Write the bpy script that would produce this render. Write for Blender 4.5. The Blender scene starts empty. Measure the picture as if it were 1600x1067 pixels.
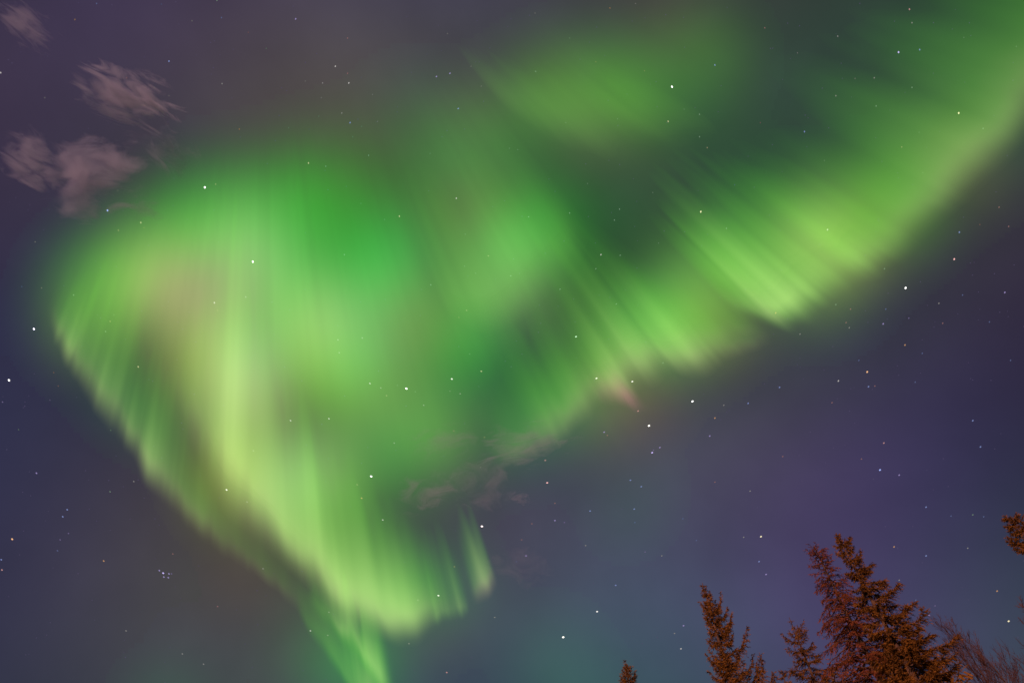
import bpy, math, random
import numpy as np
from mathutils import Vector, Matrix, noise as mnoise

# ------------------------------------------------------------------ camera, world, sun, exposure
scene = bpy.context.scene
COL = scene.collection
PITCH = math.radians(57.4)
FPX = 1000.0                      # focal length in photo pixels (photo 1600 x 1067)
CAMZ = 1.6
cam_data = bpy.data.cameras.new("camera")
cam = bpy.data.objects.new("camera", cam_data)
COL.objects.link(cam)
cam.location = (0, 0, CAMZ)
cam.rotation_euler = (math.pi / 2 + PITCH, 0, 0)
cam_data.sensor_width = 36.0
cam_data.lens = 36.0 * FPX / 1600.0
cam_data.clip_start = 0.1
cam_data.clip_end = 400000.0
scene.camera = cam

scene.view_settings.view_transform = 'Standard'
scene.view_settings.look = 'None'
scene.view_settings.gamma = 1.0
scene.view_settings.exposure = 0.0
scene.render.engine = 'CYCLES'
cy = scene.cycles
cy.transparent_max_bounces = 96
cy.max_bounces = 6
cy.volume_bounces = 0
cy.volume_step_rate = 0.5
cy.use_denoising = True
cy.denoiser = 'OPENIMAGEDENOISE'
cy.pixel_filter_type = 'BLACKMAN_HARRIS'

FWD = Vector((0, math.cos(PITCH), math.sin(PITCH)))
RIGHT = Vector((1, 0, 0))
UP = Vector((0, -math.sin(PITCH), math.cos(PITCH)))

def pdir(x, y):
    """unit direction (x east, y north, z up) in which the photo shows this point of the sky"""
    return (FWD * FPX + RIGHT * (x - 800.0) + UP * (533.5 - y)).normalized()

LAMP_EL, LAMP_AZ = 6.0, 215.0       # low warm light standing in for an unseen sodium lamp, behind left of viewer

def build_world():
    w = bpy.data.worlds.new("World")
    scene.world = w
    w.use_nodes = True
    nt = w.node_tree
    N, L = nt.nodes, nt.links
    N.clear()
    out = N.new('ShaderNodeOutputWorld')
    sky = N.new('ShaderNodeTexSky')
    sky.sky_type = 'NISHITA'
    sky.sun_disc = False
    sky.sun_elevation = math.radians(LAMP_EL)
    sky.sun_rotation = math.radians(LAMP_AZ)
    bgs = N.new('ShaderNodeBackground')
    bgs.inputs['Strength'].default_value = 0.0006
    L.new(sky.outputs['Color'], bgs.inputs['Color'])
    tc = N.new('ShaderNodeTexCoord')
    nrm = N.new('ShaderNodeVectorMath'); nrm.operation = 'NORMALIZE'
    L.new(tc.outputs['Generated'], nrm.inputs[0])
    base = N.new('ShaderNodeRGB')
    base.outputs[0].default_value = (0.016, 0.015, 0.020, 1)
    cur = base.outputs[0]
    # broad soft patches of airglow and town glow (direction, colour in thousandths)
    S2 = math.radians(9.5) ** 2
    for row in AIRGLOW.strip().split('\n'):
        x, y, r, g, b = [float(v) for v in row.split()]
        if r + g + b < 0.5: continue
        dp = N.new('ShaderNodeVectorMath'); dp.operation = 'DOT_PRODUCT'
        dp.inputs[1].default_value = pdir(x, y)
        L.new(nrm.outputs[0], dp.inputs[0])
        ma = N.new('ShaderNodeMath'); ma.operation = 'MULTIPLY_ADD'
        ma.inputs[1].default_value = 1 / S2; ma.inputs[2].default_value = -1 / S2
        L.new(dp.outputs['Value'], ma.inputs[0])
        ex = N.new('ShaderNodeMath'); ex.operation = 'EXPONENT'
        L.new(ma.outputs[0], ex.inputs[0])
        va = N.new('ShaderNodeVectorMath'); va.operation = 'MULTIPLY_ADD'
        L.new(ex.outputs[0], va.inputs[0])
        va.inputs[1].default_value = (r / 1000, g / 1000, b / 1000)
        L.new(cur, va.inputs[2])
        cur = va.outputs[0]
    # soft mottling of the night sky
    nz = N.new('ShaderNodeTexNoise'); nz.inputs['Scale'].default_value = 6.0
    nz.inputs['Detail'].default_value = 4.0
    L.new(nrm.outputs[0], nz.inputs['Vector'])
    mr = N.new('ShaderNodeMapRange')
    mr.inputs['From Min'].default_value = 0.3; mr.inputs['From Max'].default_value = 0.7
    mr.inputs['To Min'].default_value = 0.9; mr.inputs['To Max'].default_value = 1.1
    L.new(nz.outputs['Fac'], mr.inputs['Value'])
    bgn = N.new('ShaderNodeBackground')
    L.new(cur, bgn.inputs['Color'])
    L.new(mr.outputs['Result'], bgn.inputs['Strength'])
    add = N.new('ShaderNodeAddShader')
    L.new(bgs.outputs[0], add.inputs[0]); L.new(bgn.outputs[0], add.inputs[1])
    L.new(add.outputs[0], out.inputs['Surface'])

AIRGLOW = """
-100 -80 13.0 12.1 0.2
120 -80 0.0 0.0 28.2
340 -80 0.0 0.0 0.0
560 -80 0.0 0.0 44.7
780 -80 0.0 0.0 21.0
1000 -80 35.8 0.0 16.3
1220 -80 0.0 0.0 0.0
1440 -80 0.0 0.0 0.0
1680 -80 0.0 37.1 0.0
-100 120 0.0 0.0 0.0
120 120 0.0 0.0 14.1
340 120 19.4 0.0 9.2
560 120 47.7 46.0 2.4
780 120 0.0 0.0 0.0
1000 120 0.0 42.6 0.7
1220 120 0.0 0.0 13.7
1440 120 0.0 0.0 0.0
1680 120 2.0 0.0 0.0
-100 320 15.8 0.0 8.0
120 320 0.0 0.0 0.0
340 320 0.0 18.0 0.0
560 320 0.0 0.0 0.0
780 320 0.0 0.0 0.0
1000 320 0.0 0.0 0.0
1220 320 0.0 23.4 0.0
1440 320 9.9 0.0 5.8
1680 320 7.7 0.0 12.8
-100 520 2.6 10.7 35.6
120 520 0.0 0.0 0.0
340 520 0.0 0.0 0.0
560 520 0.0 0.0 0.0
780 520 0.0 0.0 0.0
1000 520 0.0 2.5 0.0
1220 520 8.1 12.9 0.0
1440 520 0.0 0.0 3.8
1680 520 0.0 0.0 0.0
-100 720 0.0 0.0 1.7
120 720 0.0 0.0 0.0
340 720 0.0 0.0 0.0
560 720 0.0 0.0 0.0
780 720 0.0 0.0 17.6
1000 720 25.1 36.2 16.4
1220 720 12.8 0.0 25.0
1440 720 0.0 0.0 26.4
1680 720 0.0 0.0 0.0
-100 920 0.0 0.0 0.0
120 920 0.0 0.0 31.7
340 920 48.6 26.8 0.0
560 920 6.0 24.4 0.0
780 920 27.0 0.0 0.0
1000 920 1.9 0.0 51.3
1220 920 9.3 0.0 0.0
1440 920 1.4 0.0 2.5
1680 920 0.0 0.0 0.0
-100 1120 0.0 0.0 0.0
120 1120 0.0 5.2 18.8
340 1120 0.0 14.9 0.0
560 1120 0.0 0.0 35.9
780 1120 0.0 16.3 36.4
1000 1120 0.0 50.9 0.0
1220 1120 7.4 0.0 25.4
1440 1120 26.7 12.1 64.5
1680 1120 0.0 33.8 0.0
"""
build_world()

lamplight_data = bpy.data.lights.new("lamplight", 'SUN')  # directional lamp added for the warm night light on trees and clouds
lamplight_data.energy = 4.0
lamplight_data.color = (1.0, 0.47, 0.58)
lamplight_data.angle = math.radians(0.5)
lamplight = bpy.data.objects.new("lamplight", lamplight_data)
COL.objects.link(lamplight)
_az = math.radians(LAMP_AZ)
_s = Vector((math.sin(_az) * math.cos(math.radians(LAMP_EL)), math.cos(_az) * math.cos(math.radians(LAMP_EL)), math.sin(math.radians(LAMP_EL))))
lamplight.rotation_euler = _s.to_track_quat('Z', 'Y').to_euler()

# ------------------------------------------------------------------ helpers
def mesh_obj(name, verts, faces, mat, parent=None, smooth=False):
    me = bpy.data.meshes.new(name)
    me.from_pydata([tuple(v) for v in verts], [], [tuple(f) for f in faces])
    me.materials.append(mat)
    if smooth:
        me.polygons.foreach_set('use_smooth', [True] * len(me.polygons))
    me.update()
    o = bpy.data.objects.new(name, me)
    COL.objects.link(o)
    if parent:
        o.parent = parent
    return o

def empty(name, loc=(0, 0, 0)):
    o = bpy.data.objects.new(name, None)
    o.location = loc
    COL.objects.link(o)
    return o

def tag(o, label=None, cat=None, group=None, kind=None):
    if label: o['label'] = label
    if cat: o['category'] = cat
    if group: o['group'] = group
    if kind: o['kind'] = kind
    return o

def new_mat(name):
    m = bpy.data.materials.new(name)
    m.use_nodes = True
    m.node_tree.nodes.clear()
    return m, m.node_tree.nodes, m.node_tree.links

def bark_mat(name, c1, c2, rough=0.9):
    m, N, L = new_mat(name)
    out = N.new('ShaderNodeOutputMaterial')
    b = N.new('ShaderNodeBsdfPrincipled')
    b.inputs['Roughness'].default_value = rough
    b.inputs['Specular IOR Level'].default_value = 0.15
    tc = N.new('ShaderNodeTexCoord')
    nz = N.new('ShaderNodeTexNoise'); nz.inputs['Scale'].default_value = 3.5; nz.inputs['Detail'].default_value = 6
    L.new(tc.outputs['Object'], nz.inputs['Vector'])
    cr = N.new('ShaderNodeValToRGB')
    cr.color_ramp.elements[0].position = 0.35; cr.color_ramp.elements[0].color = (*c1, 1)
    cr.color_ramp.elements[1].position = 0.65; cr.color_ramp.elements[1].color = (*c2, 1)
    L.new(nz.outputs['Fac'], cr.inputs[0]); L.new(cr.outputs[0], b.inputs['Base Color'])
    L.new(b.outputs[0], out.inputs['Surface'])
    return m

# ------------------------------------------------------------------ ground
def build_ground():
    m, N, L = new_mat("snowy_ground")
    out = N.new('ShaderNodeOutputMaterial')
    b = N.new('ShaderNodeBsdfPrincipled'); b.inputs['Roughness'].default_value = 0.9
    tc = N.new('ShaderNodeTexCoord')
    nz = N.new('ShaderNodeTexNoise'); nz.inputs['Scale'].default_value = 0.12; nz.inputs['Detail'].default_value = 8
    L.new(tc.outputs['Object'], nz.inputs['Vector'])
    cr = N.new('ShaderNodeValToRGB')
    cr.color_ramp.elements[0].position = 0.42; cr.color_ramp.elements[0].color = (0.07, 0.06, 0.04, 1)
    cr.color_ramp.elements[1].position = 0.55; cr.color_ramp.elements[1].color = (0.45, 0.46, 0.48, 1)
    L.new(nz.outputs['Fac'], cr.inputs[0]); L.new(cr.outputs[0], b.inputs['Base Color'])
    L.new(b.outputs[0], out.inputs['Surface'])
    radii = [0, 3, 6, 10, 15, 20, 26, 34, 45, 60, 90, 140, 250, 600, 2000, 8000, 60000]
    seg = 72
    vs, fs = [(0, 0, 0)], []
    for r in radii[1:]:
        for k in range(seg):
            a = 2 * math.pi * k / seg
            x, y = r * math.cos(a), r * math.sin(a)
            z = 0.35 * mnoise.noise(Vector((x * 0.06, y * 0.06, 0))) if 4 < r < 400 else 0.0
            vs.append((x, y, z))
    for k in range(seg):
        fs.append((0, 1 + k, 1 + (k + 1) % seg))
    for i in range(len(radii) - 2):
        a0, b0 = 1 + i * seg, 1 + (i + 1) * seg
        for k in range(seg):
            k2 = (k + 1) % seg
            fs.append((a0 + k, b0 + k, b0 + k2, a0 + k2))
    tag(mesh_obj('ground', vs, fs, m, smooth=True), kind='structure')
build_ground()

def ground_z(x, y):
    return 0.35 * mnoise.noise(Vector((x * 0.06, y * 0.06, 0)))

# ------------------------------------------------------------------ aurora: curtains of glowing air along the field lines
AUR_H = 30000.0
VP = (400.0, -300.0)              # where the field lines converge (the magnetic zenith)
M_DIR = pdir(*VP)

def aurora_material():
    m, N, L = new_mat("aurora_glow")
    out = N.new('ShaderNodeOutputMaterial')
    at = N.new('ShaderNodeAttribute'); at.attribute_name = 'glow'
    em = N.new('ShaderNodeEmission'); em.inputs['Strength'].default_value = 1.0
    L.new(at.outputs['Color'], em.inputs['Color'])
    tr = N.new('ShaderNodeBsdfTransparent')
    cmb = N.new('ShaderNodeCombineColor')
    for k, f in enumerate((0.55, 0.25, 0.85)):
        inv = N.new('ShaderNodeMath'); inv.operation = 'MULTIPLY_ADD'
        inv.inputs[1].default_value = -f; inv.inputs[2].default_value = 1.0
        L.new(at.outputs['Alpha'], inv.inputs[0])
        L.new(inv.outputs[0], cmb.inputs[k])
    L.new(cmb.outputs[0], tr.inputs['Color'])
    add = N.new('ShaderNodeAddShader')
    L.new(em.outputs[0], add.inputs[0]); L.new(tr.outputs[0], add.inputs[1])
    L.new(add.outputs[0], out.inputs['Surface'])
    m.cycles.emission_sampling = 'NONE'
    return m
AUR = aurora_material()

DEEP = np.array([0.050, 0.300, 0.006])
PALE = np.array([0.430, 0.640, 0.205])
TAN = np.array([0.400, 0.480, 0.190])
PINK = np.array([0.420, 0.110, 0.200])

def vnoise(x, seed):
    """smooth 1-D value noise in -1..1"""
    i = np.floor(x).astype(int); f = x - i
    f = f * f * (3 - 2 * f)
    def h(k):
        v = np.sin((k + seed * 37.7) * 127.1) * 43758.5453
        return (v - np.floor(v)) * 2 - 1
    return h(i) * (1 - f) + h(i + 1) * f

def sstep(t):
    t = np.clip(t, 0, 1)
    return t * t * (3 - 2 * t)

def catmull(P, n):
    P = np.array(P, float)
    seglen = np.hypot(np.diff(P[:, 0]), np.diff(P[:, 1]))
    s = np.concatenate([[0], np.cumsum(seglen)])
    q = np.linspace(0, s[-1], n)
    out = np.zeros((n, P.shape[1]))
    tg = np.gradient(P, s, axis=0)
    idx = np.clip(np.searchsorted(s, q, side='right') - 1, 0, len(s) - 2)
    h = (s[idx + 1] - s[idx])[:, None]
    t = ((q - s[idx]) / (s[idx + 1] - s[idx]))[:, None]
    out = ((2 * t**3 - 3 * t**2 + 1) * P[idx] + (t**3 - 2 * t**2 + t) * h * tg[idx]
           + (-2 * t**3 + 3 * t**2) * P[idx + 1] + (t**3 - t**2) * h * tg[idx + 1])
    return out, q

def world_pts(X, Y, alt):
    """points of the sky at this altitude, from the directions they are seen in"""
    D = (np.array(FWD)[None] * FPX + np.array(RIGHT)[None] * (X.ravel() - 800)[:, None]
         + np.array(UP)[None] * (533.5 - Y.ravel())[:, None])
    D = D * ((alt - CAMZ) / D[:, 2:3])
    D[:, 2] += CAMZ
    return D

def glow_mesh(name, V, nu, nv, rgb, parent, label=None, thr=0.0025, absorb=1.0):
    I = rgb.max(axis=1).reshape(nu, nv)
    keep = np.maximum.reduce([I[:-1, :-1], I[1:, :-1], I[:-1, 1:], I[1:, 1:]]) > thr
    ids = np.arange(nu * nv).reshape(nu, nv)
    q = np.stack([ids[:-1, :-1], ids[1:, :-1], ids[1:, 1:], ids[:-1, 1:]], -1)[keep]
    used = np.unique(q)
    remap = -np.ones(nu * nv, int); remap[used] = np.arange(len(used))
    q = remap[q]; V = V[used]; rgb = rgb[used]
    me = bpy.data.meshes.new(name)
    me.from_pydata(V.tolist(), [], q.tolist())
    me.materials.append(AUR)
    ca = me.color_attributes.new('glow', 'FLOAT_COLOR', 'POINT')
    a = np.clip(rgb.max(axis=1) * absorb, 0, 0.6)
    ca.data.foreach_set('color', np.column_stack([rgb, a]).astype(np.float32).ravel())
    me.polygons.foreach_set('use_smooth', [True] * len(me.polygons))
    o = bpy.data.objects.new(name, me)
    COL.objects.link(o)
    o.parent = parent
    if label: o['label'] = label
    return o

def curtain(pts, parent, seed=1, period=40, ray=0.35, edge=0.18, power=1.3, jag=10, layers=((0, 0, 1.0),),
            tan=0.0, pink=0.0, sat=1.0, alt=AUR_H, label=None, name='curtain', step=3.0, soft_end=42.0):
    """pts: foot points (x, y, ray length, brightness) in photo directions; rays rise along the field lines"""
    obs = []
    tot = sum(math.hypot(pts[i + 1][0] - pts[i][0], pts[i + 1][1] - pts[i][1]) for i in range(len(pts) - 1))
    nu = int(tot / step) + 2
    nv = 30
    C, q = catmull(pts, nu)
    fw, md = np.array(FWD), float(np.dot(np.array(M_DIR), np.array(FWD)))
    for li, (dx, dy, amt) in enumerate(layers):
        sd = seed + li * 11
        n1 = 0.55 * vnoise(q / period, sd) + 0.3 * vnoise(q / (period * 0.42), sd + 3) + 0.15 * vnoise(q / (period * 0.17), sd + 5)
        n2 = 0.6 * vnoise(q / (period * 0.8), sd + 7) + 0.4 * vnoise(q / (period * 0.3), sd + 9)
        X0 = C[:, 0] + dx; Y0 = C[:, 1] + dy
        Lp = np.maximum(C[:, 2], 2) * (1 + 0.30 * n2)
        B = np.maximum(C[:, 3], 0) * np.clip(1 + ray * 1.6 * n1, 0.05, 3) * amt
        D = np.hypot(X0 - VP[0], Y0 - VP[1])
        # jagged foot: shift the start of each ray along its own field line
        sh = jag * n1
        ux, uy = (X0 - VP[0]) / D, (Y0 - VP[1]) / D
        Xf, Yf = X0 + ux * sh, Y0 + uy * sh
        F = world_pts(Xf, Yf, alt)
        Fd = (F - np.array([0, 0, CAMZ])) @ fw
        t = np.linspace(0, 1, nv) ** 1.25
        w = (Lp / D)[:, None] * t[None]
        T = w * Fd[:, None] / ((1 - w) * md)
        V = F[:, None, :] + T[:, :, None] * np.array(M_DIR)[None, None]
        prof = sstep(t / edge) * (1 - t) ** power * (1 + 0.5 * t)
        I = B[:, None] * prof[None]
        I = I.ravel()[:, None]
        k = sstep(I / (0.75 * sat))
        col = DEEP[None] * (1 - k) + PALE[None] * k
        tt = np.broadcast_to(t[None], (nu, nv)).ravel()[:, None]
        low = np.clip(1 - tt / (edge * 1.8), 0, 1)
        col = col * (1 - low * tan) + TAN[None] * low * tan
        low2 = np.clip(1.3 - tt / (edge * (0.9 if pink < 0.9 else 2.2)), 0, 1)
        col = col * (1 - low2 * pink) + PINK[None] * low2 * pink
        ends = sstep(np.arange(nu) * step / soft_end) * sstep((nu - 1 - np.arange(nu)) * step / soft_end)
        e = np.repeat(ends, nv)[:, None]
        obs.append(glow_mesh(name, V.reshape(-1, 3), nu, nv, col * I * e, parent, label))
    return obs

# diffuse glow between the curtains: red, green, blue light (thousandths) of soft patches 60 steps apart
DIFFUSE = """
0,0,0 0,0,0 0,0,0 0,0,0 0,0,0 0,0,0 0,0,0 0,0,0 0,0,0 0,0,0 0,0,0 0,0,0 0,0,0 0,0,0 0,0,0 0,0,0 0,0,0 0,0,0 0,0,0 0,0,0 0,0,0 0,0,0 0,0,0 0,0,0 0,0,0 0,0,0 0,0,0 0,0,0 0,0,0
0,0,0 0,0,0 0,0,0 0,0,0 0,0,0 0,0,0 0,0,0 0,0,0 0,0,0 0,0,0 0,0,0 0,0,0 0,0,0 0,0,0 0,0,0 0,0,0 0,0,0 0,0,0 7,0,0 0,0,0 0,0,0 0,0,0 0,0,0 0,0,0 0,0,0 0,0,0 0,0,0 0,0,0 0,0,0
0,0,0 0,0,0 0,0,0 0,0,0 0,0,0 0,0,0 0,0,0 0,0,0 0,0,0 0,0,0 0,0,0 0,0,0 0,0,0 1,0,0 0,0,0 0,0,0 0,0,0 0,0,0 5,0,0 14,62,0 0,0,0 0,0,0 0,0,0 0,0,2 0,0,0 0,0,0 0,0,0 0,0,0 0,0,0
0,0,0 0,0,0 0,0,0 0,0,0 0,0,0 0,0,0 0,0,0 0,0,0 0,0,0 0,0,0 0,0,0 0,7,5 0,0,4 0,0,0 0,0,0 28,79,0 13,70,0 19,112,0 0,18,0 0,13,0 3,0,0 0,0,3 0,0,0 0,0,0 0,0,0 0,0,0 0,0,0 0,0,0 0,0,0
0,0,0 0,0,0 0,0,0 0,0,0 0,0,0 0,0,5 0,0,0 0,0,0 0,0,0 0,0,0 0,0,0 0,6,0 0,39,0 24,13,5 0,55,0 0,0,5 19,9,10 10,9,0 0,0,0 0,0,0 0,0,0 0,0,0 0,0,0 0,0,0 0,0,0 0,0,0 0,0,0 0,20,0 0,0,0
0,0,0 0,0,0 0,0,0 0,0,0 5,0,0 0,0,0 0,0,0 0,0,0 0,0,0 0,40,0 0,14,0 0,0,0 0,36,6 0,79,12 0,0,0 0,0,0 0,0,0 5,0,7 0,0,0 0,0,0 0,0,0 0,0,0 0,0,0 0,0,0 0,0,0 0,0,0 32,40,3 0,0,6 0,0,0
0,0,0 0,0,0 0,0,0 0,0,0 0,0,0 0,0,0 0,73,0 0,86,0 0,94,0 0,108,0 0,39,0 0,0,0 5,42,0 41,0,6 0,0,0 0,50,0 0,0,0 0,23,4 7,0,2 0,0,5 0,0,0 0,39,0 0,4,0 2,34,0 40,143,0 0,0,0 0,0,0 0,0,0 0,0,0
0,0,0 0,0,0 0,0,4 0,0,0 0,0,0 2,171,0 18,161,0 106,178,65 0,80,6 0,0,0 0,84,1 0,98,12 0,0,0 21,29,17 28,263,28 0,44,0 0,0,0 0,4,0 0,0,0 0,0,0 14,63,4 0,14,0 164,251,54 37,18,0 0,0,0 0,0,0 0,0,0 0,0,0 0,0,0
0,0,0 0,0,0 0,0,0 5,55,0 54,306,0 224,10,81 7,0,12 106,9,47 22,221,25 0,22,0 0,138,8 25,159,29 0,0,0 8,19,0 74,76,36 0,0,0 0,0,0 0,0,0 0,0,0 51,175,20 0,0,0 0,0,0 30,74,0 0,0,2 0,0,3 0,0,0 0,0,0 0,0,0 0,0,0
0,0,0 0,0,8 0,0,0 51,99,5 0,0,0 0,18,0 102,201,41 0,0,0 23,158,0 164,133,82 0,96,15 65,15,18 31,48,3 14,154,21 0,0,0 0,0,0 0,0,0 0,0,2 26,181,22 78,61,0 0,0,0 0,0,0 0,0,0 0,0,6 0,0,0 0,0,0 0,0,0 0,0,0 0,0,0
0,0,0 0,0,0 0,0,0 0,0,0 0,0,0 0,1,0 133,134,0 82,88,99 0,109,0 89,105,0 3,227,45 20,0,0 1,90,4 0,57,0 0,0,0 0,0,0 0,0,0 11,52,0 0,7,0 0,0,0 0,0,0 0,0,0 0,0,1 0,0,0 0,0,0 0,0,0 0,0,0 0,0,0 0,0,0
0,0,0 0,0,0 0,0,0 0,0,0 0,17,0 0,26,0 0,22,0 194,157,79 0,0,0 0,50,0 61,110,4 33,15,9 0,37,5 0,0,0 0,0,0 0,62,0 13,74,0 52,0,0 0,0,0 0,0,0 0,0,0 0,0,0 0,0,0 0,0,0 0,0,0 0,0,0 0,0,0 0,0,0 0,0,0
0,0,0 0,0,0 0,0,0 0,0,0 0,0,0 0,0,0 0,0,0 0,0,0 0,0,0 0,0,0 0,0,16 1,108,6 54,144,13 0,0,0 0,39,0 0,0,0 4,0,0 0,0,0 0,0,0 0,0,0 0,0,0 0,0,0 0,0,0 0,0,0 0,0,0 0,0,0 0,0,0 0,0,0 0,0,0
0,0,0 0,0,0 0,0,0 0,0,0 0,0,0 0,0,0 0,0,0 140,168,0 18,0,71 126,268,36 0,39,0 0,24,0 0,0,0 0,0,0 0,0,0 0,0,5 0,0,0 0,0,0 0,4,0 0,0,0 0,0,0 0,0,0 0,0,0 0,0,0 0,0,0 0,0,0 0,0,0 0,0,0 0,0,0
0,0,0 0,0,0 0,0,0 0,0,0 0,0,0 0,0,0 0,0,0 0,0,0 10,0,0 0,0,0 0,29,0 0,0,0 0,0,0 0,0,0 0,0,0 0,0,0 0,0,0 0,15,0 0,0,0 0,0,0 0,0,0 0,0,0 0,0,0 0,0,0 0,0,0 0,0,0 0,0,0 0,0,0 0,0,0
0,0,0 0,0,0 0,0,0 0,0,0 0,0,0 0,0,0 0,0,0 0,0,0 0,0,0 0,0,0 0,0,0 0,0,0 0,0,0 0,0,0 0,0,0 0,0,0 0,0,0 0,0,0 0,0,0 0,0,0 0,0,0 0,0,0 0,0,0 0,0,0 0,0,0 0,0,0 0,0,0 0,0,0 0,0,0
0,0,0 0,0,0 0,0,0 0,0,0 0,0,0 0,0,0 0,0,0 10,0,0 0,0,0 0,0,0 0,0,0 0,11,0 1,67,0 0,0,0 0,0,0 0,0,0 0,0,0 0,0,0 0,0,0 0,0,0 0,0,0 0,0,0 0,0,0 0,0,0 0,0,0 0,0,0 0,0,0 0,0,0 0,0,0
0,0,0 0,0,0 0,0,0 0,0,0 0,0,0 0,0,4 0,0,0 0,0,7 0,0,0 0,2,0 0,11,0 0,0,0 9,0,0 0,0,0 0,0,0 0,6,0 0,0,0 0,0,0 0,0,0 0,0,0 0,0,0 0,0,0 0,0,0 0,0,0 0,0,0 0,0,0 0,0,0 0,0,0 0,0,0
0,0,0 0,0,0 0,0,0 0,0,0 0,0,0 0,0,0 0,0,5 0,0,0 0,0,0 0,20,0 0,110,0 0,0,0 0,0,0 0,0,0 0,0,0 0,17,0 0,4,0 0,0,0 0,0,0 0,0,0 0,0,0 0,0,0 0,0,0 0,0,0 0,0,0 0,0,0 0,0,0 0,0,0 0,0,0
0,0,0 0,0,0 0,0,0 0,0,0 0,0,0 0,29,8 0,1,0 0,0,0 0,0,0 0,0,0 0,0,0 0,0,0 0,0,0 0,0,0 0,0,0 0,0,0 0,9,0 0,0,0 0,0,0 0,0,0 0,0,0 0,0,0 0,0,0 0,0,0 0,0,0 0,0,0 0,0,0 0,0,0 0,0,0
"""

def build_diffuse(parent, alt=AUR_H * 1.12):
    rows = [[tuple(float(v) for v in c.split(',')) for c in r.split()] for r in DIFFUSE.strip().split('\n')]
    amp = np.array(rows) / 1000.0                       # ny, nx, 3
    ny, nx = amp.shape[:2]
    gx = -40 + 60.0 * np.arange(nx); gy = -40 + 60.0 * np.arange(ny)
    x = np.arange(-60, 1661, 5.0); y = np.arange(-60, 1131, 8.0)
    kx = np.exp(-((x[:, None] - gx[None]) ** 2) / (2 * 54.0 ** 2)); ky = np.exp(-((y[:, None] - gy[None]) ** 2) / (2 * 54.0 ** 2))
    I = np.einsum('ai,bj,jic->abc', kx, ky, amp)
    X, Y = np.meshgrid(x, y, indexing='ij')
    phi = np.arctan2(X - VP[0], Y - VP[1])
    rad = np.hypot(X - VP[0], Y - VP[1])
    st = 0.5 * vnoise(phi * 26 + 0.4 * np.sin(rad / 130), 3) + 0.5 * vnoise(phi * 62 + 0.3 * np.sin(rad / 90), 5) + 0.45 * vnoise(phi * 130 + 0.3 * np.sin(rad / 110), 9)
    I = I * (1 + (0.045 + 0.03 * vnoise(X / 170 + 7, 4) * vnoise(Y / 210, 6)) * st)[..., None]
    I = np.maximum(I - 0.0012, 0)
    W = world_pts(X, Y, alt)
    return glow_mesh('diffuse_glow', W, len(x), len(y), I.reshape(-1, 3), parent, 'soft diffuse glow filling the space between the curtains', thr=0.004, absorb=0.0)

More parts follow.
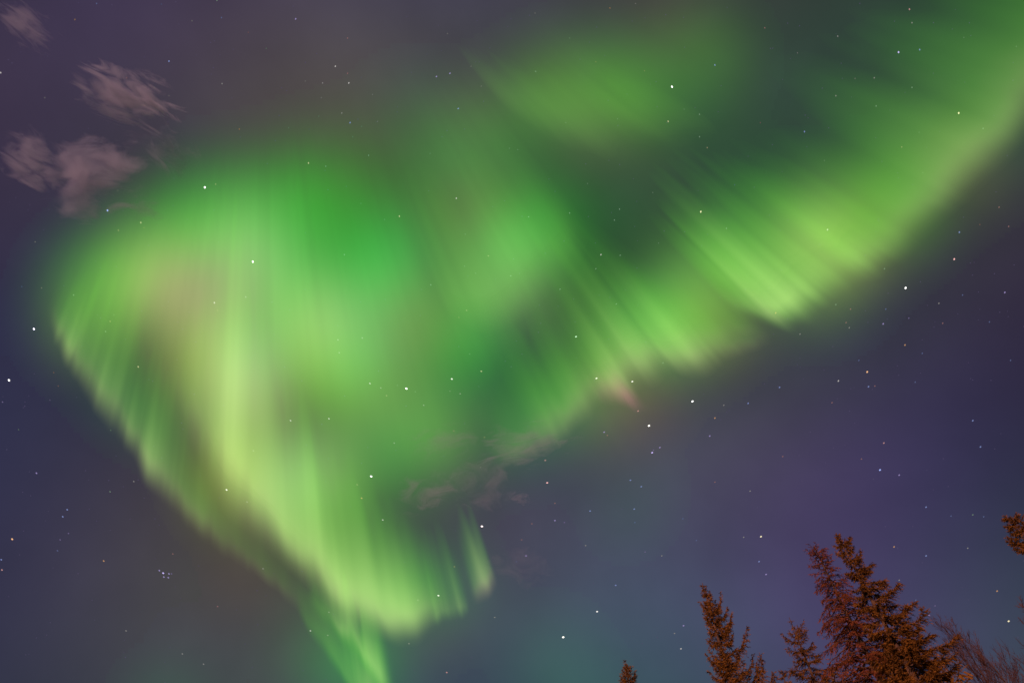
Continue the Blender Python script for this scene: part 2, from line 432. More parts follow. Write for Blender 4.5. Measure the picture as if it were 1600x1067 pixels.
def build_aurora():
    A = empty('aurora', (0, 0, AUR_H))
    tag(A, 'green northern lights curling across the night sky from the left swirl to the top right', 'aurora')
    A.location = (0, 0, 0)
    soft = ((0, 0, 0.45), (-9, -9, 0.3), (8, -14, 0.3))
    # right-hand band, from the right frame edge down to the centre
    two = ((0, 0, 0.45), (-8, -7, 0.3), (-15, -16, 0.3))
    curtain([(1830, -60, 330, 0.50), (1765, 20, 330, 0.60), (1700, 110, 330, 0.68), (1640, 195, 330, 0.80), (1592, 250, 330, 0.88), (1545, 296, 350, 0.88), (1495, 338, 320, 0.82), (1450, 378, 280, 0.62),
             (1412, 408, 270, 0.46), (1376, 436, 260, 0.34), (1345, 456, 250, 0.1)],
            A, seed=3, period=90, ray=0.12, edge=0.2, power=1.5, jag=6, layers=two, tan=0.4, pink=0.2, soft_end=40.0,
            label='smooth broad part of the band rising to the upper right')
    curtain([(1450, 380, 250, 0.14), (1412, 412, 270, 0.36), (1375, 440, 290, 0.55), (1338, 464, 300, 0.80), (1300, 488, 300, 1.1), (1268, 512, 310, 1.25), (1240, 520, 300, 1.15), (1212, 514, 270, 0.75), (1185, 508, 240, 0.40), (1155, 502, 210, 0.10)],
            A, seed=6, period=44, ray=0.42, edge=0.18, power=1.1, jag=14, layers=two, tan=0.4, pink=0.0, soft_end=24.0,
            label='brightest rayed part of the right band with a sharp left side')
    curtain([(1225, 534, 130, 0.22), (1180, 552, 150, 0.42), (1140, 566, 180, 0.62), (1112, 580, 240, 0.72), (1085, 596, 280, 0.90), (1055, 590, 280, 0.78),
             (1020, 600, 270, 0.74), (985, 622, 250, 0.70), (950, 646, 220, 0.55), (915, 670, 190, 0.58), (875, 696, 170, 0.48), (820, 728, 130, 0.34), (770, 745, 110, 0.12)],
            A, seed=8, period=44, ray=0.42, edge=0.2, power=1.2, jag=14, layers=two, tan=0.5, pink=0.35,
            label='rayed middle stretch of the band with a pinkish lower hem')
    # dim upper patch
    curtain([(800, 190, 150, 0.05), (840, 215, 180, 0.16), (885, 238, 200, 0.22), (930, 252, 210, 0.28), (968, 262, 220, 0.26), (1005, 245, 200, 0.20), (1050, 240, 200, 0.20), (1105, 230, 190, 0.14), (1170, 215, 170, 0.05)],
            A, seed=52, period=60, ray=0.36, edge=0.6, power=1.0, jag=18, layers=two, tan=0.4, label='dim feathered patch high above the middle')
    # arch in the middle
    curtain([(690, 490, 180, 0.08), (730, 520, 240, 0.26), (775, 536, 270, 0.42), (820, 512, 270, 0.36), (865, 472, 260, 0.30), (905, 425, 250, 0.24), (935, 372, 220, 0.10)],
            A, seed=14, period=70, ray=0.22, edge=0.3, power=1.2, jag=8, layers=soft, tan=0.4, label='dim arch between the swirl and the band')
    # the bright fold: down the left centre and out to the lower middle
    curtain([(268, 600, 160, 0.12), (292, 680, 220, 0.34), (318, 745, 340, 0.66), (350, 806, 470, 1.15), (392, 846, 400, 1.15), (440, 886, 310, 1.2),
             (490, 934, 290, 1.35), (540, 979, 290, 1.45), (600, 1008, 260, 1.5), (645, 1014, 220, 1.35), (680, 990, 180, 0.72), (712, 970, 160, 0.32)],
            A, seed=21, period=58, ray=0.14, edge=0.24, power=1.15, jag=8, layers=soft, tan=0.45, pink=0.15,
            label='brightest pale green fold sweeping down to the lower middle')
    curtain([(672, 985, 120, 0.12), (690, 974, 160, 0.26), (716, 968, 160, 0.22), (728, 966, 150, 0.34), (740, 952, 130, 0.06)],
            A, seed=25, period=18, ray=0.5, edge=0.15, power=1.3, jag=6, tan=0.4, label='thin separate rays at the fold end', step=2, soft_end=20.0)
    curtain([(738, 950, 110, 0.04), (752, 945, 140, 0.34), (766, 938, 160, 0.62), (774, 926, 160, 0.4), (782, 912, 120, 0.04)],
            A, seed=27, period=40, ray=0.1, edge=0.22, power=1.1, jag=2, tan=0.6, pink=0.5, label='single slanting ray beside the fold', step=1.5, soft_end=14.0)
    # left fringe
    curtain([(70, 500, 90, 0.14), (88, 545, 130, 0.55), (118, 605, 170, 0.66), (160, 668, 190, 0.66), (200, 710, 170, 0.60), (235, 770, 200, 0.66),
             (270, 802, 180, 0.50), (310, 838, 170, 0.36), (350, 868, 150, 0.26), (400, 906, 120, 0.22), (450, 946, 100, 0.20), (490, 970, 70, 0.06)],
            A, seed=33, period=44, ray=0.45, edge=0.26, power=1.25, jag=10, layers=((0, 0, 0.6), (-6, -10, 0.5)), tan=0.3, pink=0.3,
            label='jagged green fringe along the lower left edge')
    # tail running out of the bottom
    curtain([(462, 955, 60, 0.12), (480, 990, 90, 0.24), (505, 1025, 110, 0.34), (530, 1060, 110, 0.42), (556, 1110, 140, 0.5), (580, 1160, 190, 0.8), (602, 1195, 230, 0.85), (622, 1190, 230, 0.6), (640, 1160, 170, 0.1)],
            A, seed=41, period=60, ray=0.12, edge=0.3, power=0.8, jag=6, layers=((0, 0, 0.6), (-7, -8, 0.4)), label='narrow green tail running down out of the sky')
    curtain([(470, 948, 60, 0.06), (500, 975, 90, 0.26), (535, 1012, 110, 0.55), (570, 1055, 120, 0.62), (596, 1095, 130, 0.6), (616, 1120, 140, 0.4), (628, 1130, 110, 0.1)],
            A, seed=44, period=50, ray=0.15, edge=0.4, power=0.9, jag=6, label='upper edge of the green tail crossing under the fold')
    # pink tip below the band
    curtain([(940, 640, 60, 0.05), (965, 640, 70, 0.28), (988, 645, 80, 0.60), (1003, 652, 90, 0.85), (1018, 650, 70, 0.05)], A, seed=47, period=30, ray=0.2, edge=0.6, power=0.9, jag=4, layers=((0, 0, 0.5), (-6, -2, 0.4), (5, -4, 0.3)),
            tan=0.0, pink=1.0, label='small pink ray hanging below the band', step=1.5, soft_end=14.0)
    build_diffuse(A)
build_aurora()

# ------------------------------------------------------------------ clouds: thin, real volumes two kilometres up
def cloud_material(name, dens, seed, scale=3.0, thr=0.48, stretch=(1, 1, 1)):
    m, N, L = new_mat(name)
    out = N.new('ShaderNodeOutputMaterial')
    tc = N.new('ShaderNodeTexCoord')
    ln = N.new('ShaderNodeVectorMath'); ln.operation = 'LENGTH'
    L.new(tc.outputs['Object'], ln.inputs[0])
    fall = N.new('ShaderNodeMapRange'); fall.interpolation_type = 'SMOOTHSTEP'
    fall.inputs['From Min'].default_value = 0.98; fall.inputs['From Max'].default_value = 0.15
    fall.inputs['To Min'].default_value = -0.26; fall.inputs['To Max'].default_value = 0.12
    L.new(ln.outputs['Value'], fall.inputs['Value'])
    mp = N.new('ShaderNodeMapping'); mp.inputs['Location'].default_value = (seed * 3.1, seed * 1.7, seed)
    mp.inputs['Scale'].default_value = (stretch[0], stretch[1], 0.22)
    mp.inputs['Rotation'].default_value = (0, 0, 0)
    L.new(tc.outputs['Object'], mp.inputs['Vector'])
    nz = N.new('ShaderNodeTexNoise'); nz.inputs['Scale'].default_value = scale
    nz.inputs['Detail'].default_value = 8; nz.inputs['Roughness'].default_value = 0.62; nz.inputs['Distortion'].default_value = 0.9
    L.new(mp.outputs[0], nz.inputs['Vector'])
    ad = N.new('ShaderNodeMath'); ad.operation = 'ADD'
    L.new(nz.outputs['Fac'], ad.inputs[0]); L.new(fall.outputs['Result'], ad.inputs[1])
    mr = N.new('ShaderNodeMapRange')
    mr.inputs['From Min'].default_value = thr; mr.inputs['From Max'].default_value = thr + 0.22
    mr.inputs['To Min'].default_value = 0.0; mr.inputs['To Max'].default_value = dens
    L.new(ad.outputs[0], mr.inputs['Value'])
    pv = N.new('ShaderNodeVolumePrincipled')
    pv.inputs['Color'].default_value = (0.85, 1.0, 1.0, 1)
    pv.inputs['Anisotropy'].default_value = 0.0
    L.new(mr.outputs['Result'], pv.inputs['Density'])
    L.new(pv.outputs[0], out.inputs['Volume'])
    return m

def cloud(cx, cy_, rx, ry, ang, tau, seed, label, alt=2200.0, scale=2.9, thr=0.50, stretch=(1, 1, 1)):
    d = pdir(cx, cy_)
    dist = (alt - CAMZ) / d.z
    k = dist / FPX * d.dot(FWD)
    # the cloud lies as a flattened drifting sheet: long axes spread out, short axis about upright
    a = math.radians(ang)
    e1 = (RIGHT * math.cos(a) - UP * math.sin(a))
    e2 = (-RIGHT * math.sin(a) - UP * math.cos(a))
    e3 = e1.cross(e2)
    sx, sy = rx * 1.3 * k, ry * 1.3 * k
    sz = 0.5 * min(sx, sy)
    m = cloud_material('cloud_vapour', 2.2 * tau / (1.3 * sz), seed, scale, thr, stretch)
    import bmesh
    bm = bmesh.new()
    bmesh.ops.create_icosphere(bm, subdivisions=4, radius=1.0)
    for v in bm.verts:
        v.co *= 1.0 + 0.10 * mnoise.noise(v.co * 2.3 + Vector((seed, 0, 0)))
    me = bpy.data.meshes.new('cloud')
    bm.to_mesh(me); bm.free()
    me.materials.append(m)
    o = bpy.data.objects.new('cloud', me)
    COL.objects.link(o)
    M = Matrix((e1 * sx, e2 * sy, e3 * sz)).transposed().to_4x4()
    M.translation = d * dist + Vector((0, 0, CAMZ))
    o.matrix_world = M
    tag(o, label, 'cloud', 'thin night clouds')
    return o

def build_clouds():
    cloud(200, 152, 112, 70, 28, 1.15, 3, 'pinkish ragged cloud patch, brightest and uppermost of the big pair', stretch=(1, 1.6, 1))
    cloud(145, 272, 112, 98, -20, 1.1, 7, 'large pinkish cloud patch just left of the green swirl top', stretch=(1, 1.3, 1))
    cloud(48, 250, 75, 60, 50, 0.7, 11, 'dim pink wisp at the left below the empty sky corner', stretch=(1, 1.8, 1))
    cloud(42, 38, 80, 42, 40, 0.28, 15, 'very faint pink wisp in the top left corner', stretch=(1, 1.8, 1))
    cloud(268, 240, 62, 50, 60, 0.3, 19, 'small grey wisp touching the upper left edge of the aurora', stretch=(1, 1.5, 1))
    cloud(225, 328, 50, 32, 0, 0.2, 21, 'small olive cloud shred over the top of the green swirl')
    cloud(675, 768, 82, 44, -12, 0.30, 23, 'rounded olive cloud puff low in front of the aurora')
    cloud(758, 750, 84, 58, -10, 0.26, 29, 'ragged grey green cloud right of the rounded puff')
    cloud(810, 695, 110, 52, -12, 0.30, 31, 'olive streaky cloud on the lower hem of the aurora band', stretch=(1, 1.6, 1))
    cloud(690, 690, 90, 42, -10, 0.15, 37, 'faint cloud veil over the dull green centre')
    cloud(812, 778, 28, 16, 10, 0.22, 41, 'tiny pale cloud tuft in dark sky under the band')
    cloud(812, 885, 75, 45, 10, 0.08, 43, 'barely visible grey wisp right of the slanting ray')
build_clouds()

# ------------------------------------------------------------------ trees
NEEDLE = bark_mat('spruce_needles', (0.090, 0.044, 0.005), (0.215, 0.100, 0.008), 0.8)  # orange of the warm lamp is put into the needle colour
NEEDLE_RED = bark_mat('rusty_needles', (0.100, 0.032, 0.008), (0.205, 0.066, 0.014), 0.85)
BARK = bark_mat('spruce_bark', (0.05, 0.032, 0.014), (0.12, 0.075, 0.030))
TWIG = bark_mat('bare_twigs', (0.030, 0.018, 0.012), (0.075, 0.040, 0.022))

class MB:
    def __init__(s): s.v, s.f = [], []
    def tri(s, a, b, c):
        n = len(s.v); s.v += [a, b, c]; s.f.append((n, n + 1, n + 2))
    def quad(s, a, b, c, d):
        n = len(s.v); s.v += [a, b, c, d]; s.f.append((n, n + 1, n + 2, n + 3))
    def tube(s, pts, rads, seg=5):
        n0 = len(s.v)
        for i, p in enumerate(pts):
            d = (pts[min(i + 1, len(pts) - 1)] - pts[max(i - 1, 0)]).normalized()
            a = d.orthogonal().normalized(); b = d.cross(a)
            for k in range(seg):
                t = 2 * math.pi * k / seg
                s.v.append(p + (a * math.cos(t) + b * math.sin(t)) * rads[i])
        for i in range(len(pts) - 1):
            for k in range(seg):
                k2 = (k + 1) % seg
                s.f.append((n0 + i * seg + k, n0 + i * seg + k2, n0 + (i + 1) * seg + k2, n0 + (i + 1) * seg + k))
    def build(s, name, mat, parent): return mesh_obj(name, s.v, s.f, mat, parent)

def rvec(R):
    return Vector((R.gauss(0, 1), R.gauss(0, 1), R.gauss(0, 1)))

def place(px, py, dist):
    """ground position and height of a tree whose top shows here and which stands this far away"""
    d = pdir(px, py)
    h = math.hypot(d.x, d.y)
    x, y = d.x / h * dist, d.y / h * dist
    z0 = ground_z(x, y)
    return x, y, z0, CAMZ + dist * d.z / h - z0

def spray(mb, p, d, ln, R, size, droop=0.5, n=10):
    """a needle-covered twig: little overlapping blades round an axis"""
    side = d.cross(Vector((0, 0, 1)))
    if side.length < 1e-3: side = Vector((1, 0, 0))
    side.normalize()
    for i in range(n):
        t = (i + R.random()) / n
        q = p + d * ln * t + Vector((0, 0, -droop * ln * t * t * 0.3))
        s = size * (1 - 0.5 * t) * R.uniform(0.6, 1.3)
        dd = (d * 0.8 + side * R.uniform(-1, 1) + Vector((0, 0, R.uniform(-0.8, 0.5))) + rvec(R) * 0.2).normalized()
        w = dd.cross(rvec(R)).normalized() * s * 0.24
        mb.quad(q - w * 0.6, q + w * 0.6, q + dd * s + w * 0.35, q + dd * s - w * 0.35)

def spruce(px, py, dist, label, seed, prof, mat=None, fill=1.0, gap=0.12, curl=0.35, droop=0.35, whorl=0.27, lop=(0, 0), size=0.10, detail=5.5, name='spruce_tree', cat='tree', group='spruces along the bottom of the view', bare=0.0):
    R = random.Random(seed)
    x, y, z0, H = place(px, py, dist)
    T = empty(name, (x, y, z0))
    tag(T, label, cat, group)
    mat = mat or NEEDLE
    tr, cr = MB(), MB()
    wob = [Vector((0.05 * math.sin(i * 0.9 + seed), 0.05 * math.cos(i * 1.3 + seed), 0)) * (1 - i / 16) for i in range(17)]
    wob[0] = Vector((0, 0, -0.25)); wob[16] = Vector((0, 0, 0))
    tp = [Vector((0, 0, H * i / 16)) + wob[i] for i in range(17)]
    r0 = 0.012 * H + 0.02
    tr.tube(tp, [r0 * (1 - i / 16.0) ** 0.9 + 0.008 for i in range(17)], 8)
    def axis(z):
        f = max(0, min(15.999, z / H * 16)); i = int(f)
        return tp[i].lerp(tp[i + 1], f - i)
    def radius(dz):
        for (a, ra), (b, rb) in zip(prof, prof[1:]):
            if dz <= b: return ra + (rb - ra) * (dz - a) / (b - a)
        return prof[-1][1]
    # leader
    spray(cr, Vector((0, 0, H - 0.42)), Vector((0, 0, 1)), 0.40, R, size * 0.7, 0, 30)
    dz = 0.10
    while dz < H - 1.8:
        near = dz < detail
        r = radius(dz)
        nb = (6 if near else 5) + (1 if r > 1 else 0)
        a0 = R.uniform(0, 6.28)
        bias = 0.72 + 0.5 * R.random()
        for k in range(nb):
            if R.random() < gap: continue
            az = a0 + 6.283 * k / nb + R.uniform(-0.25, 0.25)
            ln = r * bias * R.uniform(0.65, 1.2)
            dirh = Vector((math.cos(az), math.sin(az), 0))
            ln *= 1 + lop[0] * dirh.x + lop[1] * dirh.y
            z = H - dz - R.uniform(0, whorl)
            p0 = axis(z)
            rise = 0.45 if dz < 1.2 else 0.12
            nseg = 7
            pts = []
            for i in range(nseg + 1):
                t = i / nseg
                zz = ln * (rise * t - droop * t * t * (1.2 if dz > 1.2 else 0.2) + curl * t ** 3.2)
                pts.append(p0 + dirh * ln * t * (1 - 0.12 * t) + Vector((0, 0, zz)) + rvec(R) * 0.015 * ln)
            tr_r = 0.010 + 0.012 * ln
            (tr if True else cr).tube(pts, [tr_r * (1 - 0.85 * i / nseg) for i in range(nseg + 1)], 4)
            ntw = max(4, int(ln * (24 if near else 6) * fill))
            for j in range(ntw):
                t = 0.12 + 0.88 * (j + R.random()) / ntw
                if R.random() < bare * (1.2 - t): continue
                f = t * nseg; i = min(int(f), nseg - 1)
                p = pts[i].lerp(pts[i + 1], f - i)
                bd = (pts[i + 1] - pts[i]).normalized()
                sd = bd.cross(Vector((0, 0, 1))).normalized() * (1 if j % 2 else -1)
                tw = (bd * R.uniform(0.5, 1.0) + sd * R.uniform(0.3, 1.0) + Vector((0, 0, R.uniform(-0.9, 0.15)))).normalized()
                tl = min(0.40, 0.09 + ln * 0.26 * (1.15 - t)) * R.uniform(0.6, 1.25)
                spray(cr, p, tw, tl, R, size if near else size * 3, 0.6, int((12 if near else 5) * (0.5 + tl * 2)))
        dz += whorl * R.uniform(0.7, 1.3) * (1 if near else 1.7)
    tr.build('trunk', BARK, T)
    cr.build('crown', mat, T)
    return T

def bare_tree(px, py, dist, label, seed, spread=0.5, n=7, lean=(0, 0), name='bare_tree', depth=4, first=0.45):
    R = random.Random(seed)
    x, y, z0, H = place(px, py, dist)
    T = empty(name, (x, y, z0))
    tag(T, label, 'tree', 'leafless trees at the right')
    tr, cr = MB(), MB()
    tp = [Vector((lean[0] * (i / 10) ** 2 - lean[0] * 0, lean[1] * (i / 10) ** 2, H * 0.96 * i / 10 - (0.2 if i == 0 else 0))) + Vector((0.06 * math.sin(i + seed), 0.06 * math.cos(i * 1.7), 0)) for i in range(11)]
    tr.tube(tp, [0.13 * (1 - i / 10) ** 0.8 + 0.006 for i in range(11)], 7)
    def grow(p, d, ln, r, lvl):
        pts = [p]
        nn = 6
        dd = d.copy()
        for i in range(nn):
            dd = (dd + rvec(R) * 0.10 + Vector((0, 0, 0.10))).normalized()
            pts.append(pts[-1] + dd * ln / nn)
        cr.tube(pts, [r * (1 - 0.75 * i / nn) for i in range(nn + 1)], 3 if lvl > 1 else 4)
        if lvl < depth:
            k = {0: n, 1: 7, 2: 5}.get(lvl, 4)
            for j in range(k):
                t = R.uniform(0.25, 1.0) * nn; i = min(int(t), nn - 1)
                q = pts[i].lerp(pts[i + 1], t - i)
                nd = ((pts[i + 1] - pts[i]).normalized() + rvec(R) * 0.42 + Vector((0, 0, 0.15))).normalized()
                grow(q, nd, ln * R.uniform(0.38, 0.62), max(r * 0.55, 0.004), lvl + 1)
    nb = 26
    for b in range(nb):
        f = first + (0.99 - first) * b / nb
        i = min(int(f * 10), 9)
        p = tp[i].lerp(tp[i + 1], f * 10 - i)
        az = b * 2.4 + R.uniform(-0.4, 0.4)
        d = Vector((math.cos(az) * spread, math.sin(az) * spread, 1)).normalized()
        grow(p, d, H * 0.26 * (1.12 - f) ** 0.7 * R.uniform(0.7, 1.1), 0.026 * (1.3 - f), 1)
    tr.build('trunk', BARK, T)
    cr.build('crown', TWIG, T)
    return T

def build_trees():
    spruce(1097, 910, 21.0, 'tall narrow spruce standing alone with curled branch tips on its right side', 5,
           [(0, 0.03), (0.4, 0.16), (1.2, 0.42), (1.8, 0.60), (2.2, 0.46), (2.6, 0.7), (3.0, 0.55), (3.4, 0.95), (3.8, 0.75), (4.3, 1.15), (5, 1.1), (9, 2.0), (20, 2.4)], curl=0.9, droop=0.3, lop=(0.42, 0.1), gap=0.06, fill=2.4, size=0.085)
    spruce(976, 1030, 30.0, 'small dark spruce top leftmost of all the trees', 9,
           [(0, 0.03), (0.6, 0.28), (1.2, 0.5), (3, 1.1), (8, 2.2), (20, 2.6)], curl=0.6, fill=1.3)
    spruce(1233, 964, 24.0, 'thin pale olive spruce between the lone spruce and the big dense one', 12,
           [(0, 0.06), (0.6, 0.45), (1.8, 0.9), (3, 1.3), (6, 1.9), (20, 2.4)], curl=0.3, gap=0.12, fill=1.5, droop=0.3, size=0.08)
    spruce(1271, 852, 22.0, 'sparse rusty conifer with thin branches left of the big dense spruce', 17,
           [(0, 0.16), (0.35, 0.40), (1.0, 0.62), (2.2, 1.0), (3.4, 1.4), (6, 1.8), (20, 2.2)], mat=NEEDLE_RED, lop=(-0.15, 0), gap=0.08, fill=1.0, curl=0.1, droop=0.45, bare=0.3,
           name='conifer_tree', group=None, size=0.075, whorl=0.2)
    spruce(1306, 833, 20.5, 'biggest and densest spruce, top of the tree group', 23,
           [(0, 0.03), (0.3, 0.10), (0.5, 0.30), (0.9, 0.42), (2.0, 0.62), (2.8, 0.82), (4, 1.15), (6, 1.75), (20, 3.0)], gap=0.10, fill=2.3, curl=0.45, droop=0.4, lop=(0.32, 0.0), size=0.085)
    spruce(1569, 805, 19.0, 'orange lit spruce cut off by the right side of the view', 29,
           [(0, 0.05), (0.4, 0.25), (1.2, 0.65), (2.4, 0.85), (4, 1.3), (20, 2.6)], curl=0.3, gap=0.1, fill=2.2, lop=(0.25, 0), size=0.085)
    spruce(1222, 1052, 27.0, 'lowest spruce tip just showing under the thin olive one', 37,
           [(0, 0.03), (0.6, 0.3), (1.5, 0.7), (4, 1.5), (20, 2.2)], curl=0.4, gap=0.2)
    bare_tree(1482, 972, 24.0, 'reddish leafless tree crown right of the dense spruce', 41, spread=0.45)
    bare_tree(1530, 1010, 22.0, 'low leafless tree between the reddish bare crown and the frame edge', 43, spread=0.6)
    bare_tree(1606, 948, 20.0, 'dark leafless tree with fine twigs at the right side under the cut off spruce', 47, spread=0.75)
build_trees()

# ------------------------------------------------------------------ stars
# x, y in photo directions, brightness class 0..4, colour letter
STARS_TXT = """
320 293 4 w;168 329 3 b;1 114 2 w;117 31 1 o;264 96 2 b;346 28 1 b;374 202 1 o;225 165 1 r;198 122 1 r;151 6 1 b;339 1 1 g;388 51 0 r;300 33 0 w;347 131 1 w;337 288 1 y;
220 348 2 y;185 360 1 y;225 356 0 y;264 150 0 w;241 137 0 w;184 298 0 w;252 7 0 b;70 153 0 w;55 378 0 w;462 30 2 p;543 60 1 r;524 104 2 w;543 115 1 r;545 130 2 w;504 130 1 w;
477 127 0 w;502 153 0 w;534 177 1 w;547 192 2 b;498 182 0 g;451 200 0 g;565 198 0 g;590 190 0 w;551 214 0 g;576 243 1 g;509 260 1 g;482 255 2 y;564 318 0 g;601 343 0 g;624 338 2 y;
538 398 1 g;682 120 2 p;703 115 2 p;716 170 2 b;699 53 0 w;752 135 0 w;672 240 0 g;713 310 2 w;727 366 0 g;582 148 0 w;796 232 0 g;416 76 0 g;736 104 0 w;1050 136 4 w;953 13 1 o;
993 6 0 w;836 21 0 w;890 60 0 g;1195 44 1 r;837 112 1 g;931 97 0 y;1007 111 0 y;1117 102 2 b;1044 190 2 y;965 186 0 g;884 192 0 g;1093 179 1 g;1093 214 1 g;1105 231 1 y;1069 171 0 g;
809 234 0 g;1095 331 3 y;1020 301 0 g;968 327 1 g;960 344 1 g;890 333 1 g;826 339 1 g;939 398 2 w;969 399 1 g;1135 357 1 g;1188 192 0 r;1148 289 0 b;1029 380 0 g;918 287 0 g;1421 15 2 r;
1425 36 1 w;1309 57 1 w;1246 83 0 w;1404 82 3 p;1437 78 2 b;1336 123 0 w;1366 122 1 w;1425 137 1 g;1306 150 1 w;1369 166 1 g;1257 206 2 b;1498 177 3 y;1436 207 0 g;1536 201 1 g;1409 230 1 y;
1288 251 0 g;1442 270 0 g;1293 359 2 w;1499 363 2 b;1561 324 1 r;1531 351 0 r;1576 354 1 r;1588 73 0 g;1506 59 0 g;53 514 4 p;14 594 4 w;216 573 2 y;395 409 4 w;335 473 2 w;340 485 0 y;384 464 1 w;
115 461 1 g;172 502 1 y;165 518 1 g;173 672 0 g;57 739 2 p;84 582 0 r;65 450 0 w;4 628 1 p;91 603 0 r;78 625 0 p;29 671 0 g;396 704 1 w;178 492 0 g;34 448 0 b;635 607 4 w;706 592 3 w;
578 599 2 w;595 606 1 w;604 618 1 y;719 615 1 w;703 611 0 w;662 633 1 w;454 657 2 w;514 654 2 w;709 673 1 r;616 692 1 w;580 744 4 w;752 580 2 y;734 553 0 g;729 485 1 y;717 496 0 y;673 445 1 g;
763 400 1 y;798 431 1 g;726 416 0 g;528 531 1 w;566 528 1 w;530 551 1 w;743 427 0 g;757 683 1 y;751 730 1 w;621 602 0 g;649 612 0 g;573 690 0 w;555 574 0 w;546 506 0 w;931 420 1 g;953 432 0 g;
875 452 1 g;926 455 0 g;963 475 1 g;900 526 3 g;932 591 3 w;988 596 3 w;913 602 0 g;935 624 0 g;1036 567 1 g;997 642 2 r;1014 665 4 y;1082 627 4 w;1169 630 2 b;1117 653 2 o;1134 652 0 w;1131 633 1 w;
1109 681 2 p;1113 683 0 p;944 675 2 p;949 680 1 r;1001 684 0 w;1019 707 3 p;1021 703 1 p;1031 699 2 p;852 719 2 r;1166 568 0 r;833 648 0 g;1154 474 0 g;1030 725 0 w;1049 741 0 w;1047 724 0 w;985 619 0 g;
1415 450 4 w;1491 405 3 r;1382 420 1 g;1306 476 1 g;1329 483 1 r;1212 489 2 o;1384 483 1 b;1570 457 2 p;1584 459 0 r;1504 461 1 b;1467 474 1 w;1438 478 0 r;1420 497 1 p;1380 506 2 p;1322 504 1 r;1327 512 1 w;
1250 522 1 w;1473 505 1 r;1546 503 1 b;1557 488 0 r;1594 469 0 r;1414 539 2 o;1441 552 1 b;1328 542 0 p;1342 563 1 b;1355 581 3 o;1310 595 2 w;1357 604 2 b;1367 603 1 r;1379 574 0 p;1430 597 1 b;1413 587 0 w;
1218 605 2 b;1212 609 0 b;1237 560 0 g;1300 629 1 r;1247 642 0 w;1279 652 0 w;1213 646 0 w;1520 657 2 b;1532 698 2 b;1381 692 2 r;1346 717 1 r;1375 734 3 b;1405 742 2 p;1433 703 0 r;1438 657 0 b;1223 713 1 r;
1579 563 1 b;1522 543 0 w;1552 569 0 b;1537 637 0 w;1569 663 0 w;105 796 2 b;106 790 0 b;98 807 2 b;19 842 3 o;2 874 2 b;3 890 2 r;90 860 1 b;107 833 1 p;94 843 1 p;162 876 2 o;201 846 0 w;99 902 0 p;
209 752 1 w;172 768 1 g;221 793 0 w;270 865 1 r;354 765 3 w;386 784 1 w;274 769 0 g;253 790 0 g;249 891 2 P;255 895 3 P;264 896 2 P;268 896 1 P;256 901 2 P;263 902 2 P;241 903 0 P;267 892 0 P;
340 947 1 r;197 985 1 w;111 995 0 p;318 1037 1 w;297 1018 0 w;285 1021 1 w;84 754 0 w;75 808 0 b;565 778 2 o;558 757 1 y;598 812 2 w;753 822 4 r;710 885 1 y;711 863 0 w;685 930 3 w;653 937 1 w;
742 912 0 w;485 985 2 w;512 992 1 w;514 956 1 w;639 1005 1 w;698 1050 2 r;773 964 1 w;410 985 0 b;411 888 1 w;855 754 3 r;867 786 1 r;867 813 2 p;882 816 1 p;922 798 2 b;831 818 1 r;815 843 1 r;822 868 2 p;
807 877 1 b;915 852 1 w;985 750 2 b;1002 760 2 b;980 740 0 b;991 795 2 b;992 816 1 b;1007 780 0 w;1117 753 1 r;1172 767 1 w;1067 810 1 b;1088 844 1 b;1162 839 1 w;1189 838 3 y;1186 877 2 b;1197 897 2 p;
1008 862 1 p;1034 868 1 w;940 846 0 w;962 914 2 b;933 955 3 w;880 995 4 y;985 916 0 w;987 949 0 w;1068 977 2 p;1054 989 1 w;1064 1013 2 w;993 1029 0 w;902 882 0 w;1397 854 2 o;1447 792 2 b;1447 868 2 b;
1405 906 1 w;1431 937 1 b;1461 946 1 p;1452 961 2 p;1266 917 0 w;1287 830 0 w;1220 956 0 w;1486 806 1 b;1520 804 1 g;1537 807 1 b;1512 856 1 w;1558 923 2 o;1576 970 3 y
"""
SCOL = {'w': (1.0, 0.95, 0.92), 'b': (0.40, 0.50, 1.0), 'p': (0.62, 0.50, 1.0), 'P': (0.62, 0.52, 1.0), 'o': (1.0, 0.55, 0.28),
        'r': (1.0, 0.52, 0.52), 'y': (1.0, 0.88, 0.55), 'g': (0.65, 0.95, 0.70)}
SNAME = {'w': 'white', 'b': 'blue', 'p': 'violet', 'P': 'violet', 'o': 'orange', 'r': 'pinkish', 'y': 'yellowish', 'g': 'pale greenish'}
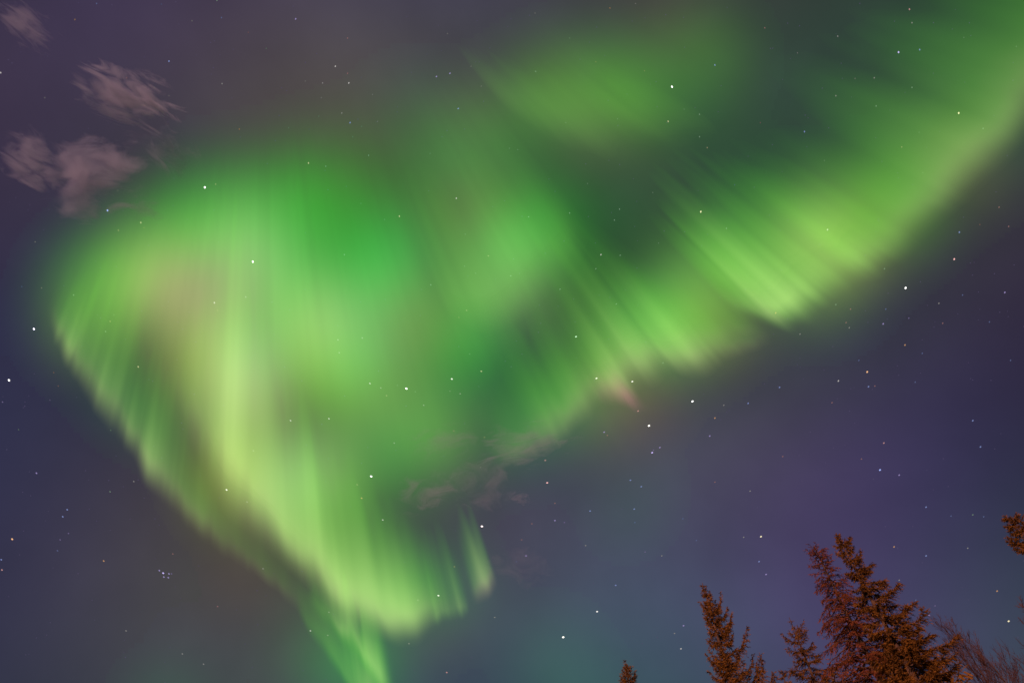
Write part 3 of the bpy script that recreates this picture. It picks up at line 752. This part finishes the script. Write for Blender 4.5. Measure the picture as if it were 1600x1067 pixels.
BRIGHT = {
    (320, 293): 'bright white star at the upper edge of the left swirl', (168, 329): 'bright bluish star just under the pink clouds',
    (1050, 136): 'bright white star over the dim upper green patch', (1095, 331): 'yellowish star in the dark lane above the band',
    (1404, 82): 'violet white star in the dark top right sky, beside a fainter blue one', (1498, 177): 'yellowish star inside the broad band near the right side',
    (53, 514): 'bright violet white star left of the swirl tip', (14, 594): 'bright white star at the left side below the swirl tip',
    (395, 409): 'bright white star within the palest part of the left swirl', (635, 607): 'bright white star in the dull green centre',
    (706, 592): 'white star right of the brightest star of the green centre', (580, 744): 'bright white star at the right edge of the pale fold',
    (900, 526): 'pale greenish star in the dark lane under the arch', (932, 591): 'white star on the middle band, left of its pink hem',
    (988, 596): 'white star at the root of the small pink ray', (1014, 665): 'yellowish star just below the small pink ray',
    (1082, 627): 'bright white star in dark sky under the middle band', (1019, 707): 'violet white star with two close faint companions',
    (1415, 450): 'bright white star in dark sky under the right band', (1491, 405): 'pinkish star close under the right band',
    (1355, 581): 'orange star above a blue one in the right dark sky', (1375, 734): 'bright blue star above the big dense spruce',
    (19, 842): 'orange star at the left side of the lower sky', (255, 895): 'brightest star of the tight violet cluster',
    (354, 765): 'white star inside the lower left edge of the pale fold', (685, 930): 'white star between the rays at the fold end',
    (753, 822): 'bright pinkish star above the single slanting ray', (855, 754): 'pinkish star in dark sky under the olive clouds',
    (1189, 838): 'yellowish white star above the lone narrow spruce', (933, 955): 'white star above the leftmost small spruce',
    (880, 995): 'bright yellow star low beside the leftmost small spruce', (1576, 970): 'yellowish star behind the dark leafless twigs',
}

def region(x, y):
    if 235 < x < 275 and 885 < y < 908: return 'in the tight violet cluster'
    if y > 780 and x > 1380: return 'in the sky above the leafless trees'
    if y > 780 and x > 1030: return 'in the sky round the tall spruces'
    if y > 900 and x > 780: return 'in the teal sky near the leftmost spruce'
    if y > 740 and x > 780: return 'in the dark sky below the olive clouds'
    if x > 780 and y > 620 - 0.4 * (x - 1000) and x < 1200: return 'in the dark sky under the middle band'
    if x >= 1200 and y > 780 - 0.62 * (x - 900) + 60 and y > 380 and y <= 600: return 'in the dark sky just under the right band'
    if x >= 1200 and y > 600: return 'in the violet sky above the dense spruce'
    if y > 840 and x < 460: return 'in the lower left sky'
    if x < 120 + max(0, (y - 500)) * 0.45 and y > 400: return 'in the dark sky left of the swirl fringe'
    if y > 740: return 'round the lower end of the pale fold'
    if x < 310 and y < 340: return 'in the sky among the pink clouds'
    if y < 230 and x < 780: return 'in the plain sky above the swirl'
    if y < 260 and x < 1160: return 'behind the dim upper green patch'
    if y < 260: return 'in the dark gap at the upper right'
    if x > 1160: return 'seen through the right band'
    if x > 780: return 'in the green lane above the middle band'
    if x < 470: return 'seen through the bright left swirl'
    if y > 560: return 'seen through the dull green centre'
    return 'seen through the green between swirl and arch'

SIZEW = {0: 'very faint', 1: 'faint', 2: 'small', 3: 'clear', 4: 'bright'}

def build_stars():
    SD = 120000.0
    mats = {}
    def smat(c, k):
        if (c, k) not in mats:
            m, N, L = new_mat('starlight')
            out = N.new('ShaderNodeOutputMaterial')
            e = N.new('ShaderNodeEmission')
            col = np.array(SCOL[c])
            if k >= 4: col = col * 0.4 + 0.6 * np.array([1, 1, 1])
            e.inputs['Color'].default_value = (*col, 1)
            e.inputs['Strength'].default_value = (0.13, 0.22, 0.45, 1.0, 2.2)[k]
            L.new(e.outputs[0], out.inputs['Surface'])
            m.cycles.emission_sampling = 'NONE'
            mats[(c, k)] = m
        return mats[(c, k)]
    import bmesh
    meshes = {}
    stars = [t.split() for t in STARS_TXT.replace('\n', '').split(';') if t.strip()]
    stars = [(float(a), float(b), int(k), c) for a, b, k, c in stars]
    order = sorted(stars, key=lambda s: -s[2])[:300]
    for (x, y, k, c) in order:
        if (c, k) not in meshes:
            bm = bmesh.new()
            bmesh.ops.create_icosphere(bm, subdivisions=1, radius=1.0)
            me = bpy.data.meshes.new('star'); bm.to_mesh(me); bm.free()
            me.materials.append(smat(c, k)); meshes[(c, k)] = me
        o = bpy.data.objects.new('star', meshes[(c, k)])
        COL.objects.link(o)
        d = pdir(x, y)
        rpx = (0.95, 1.05, 1.2, 1.35, 1.5)[k]
        s = rpx * SD / FPX * d.dot(FWD)
        # the exposure drew each star out a little along its daily path
        tr = d.cross(Vector((0.0, 0.35, 0.94))).normalized()
        q = tr.to_track_quat('X', 'Z')
        o.rotation_mode = 'QUATERNION'; o.rotation_quaternion = q
        o.scale = (s * 1.3, s * 0.85, s * 0.85)
        o.location = d * SD
        lab = BRIGHT.get((int(x), int(y))) or '%s %s star %s' % (SIZEW[k], SNAME[c], region(x, y))
        tag(o, lab, 'star', 'stars over the whole sky')
    # beyond the stars one can count: a dusting too faint to tell apart
    R = random.Random(77)
    v, f = [], []
    for i in range(520):
        x, y = R.uniform(0, 1600), R.uniform(0, 1067)
        d = pdir(x, y)
        s_ = R.uniform(0.55, 0.9) * SD * 1.02 / FPX * d.dot(FWD)
        c = d * SD * 1.02
        a_ = d.orthogonal().normalized(); b_ = d.cross(a_)
        n0 = len(v)
        v += [c + a_ * s_, c - a_ * s_, c + b_ * s_, c - b_ * s_, c + d * s_, c - d * s_]
        for (p, q, r) in ((0, 2, 4), (2, 1, 4), (1, 3, 4), (3, 0, 4), (2, 0, 5), (1, 2, 5), (3, 1, 5), (0, 3, 5)):
            f.append((n0 + p, n0 + q, n0 + r))
    tag(mesh_obj('faint_stars', v, f, smat('p', 0)), kind='stuff')

build_stars()
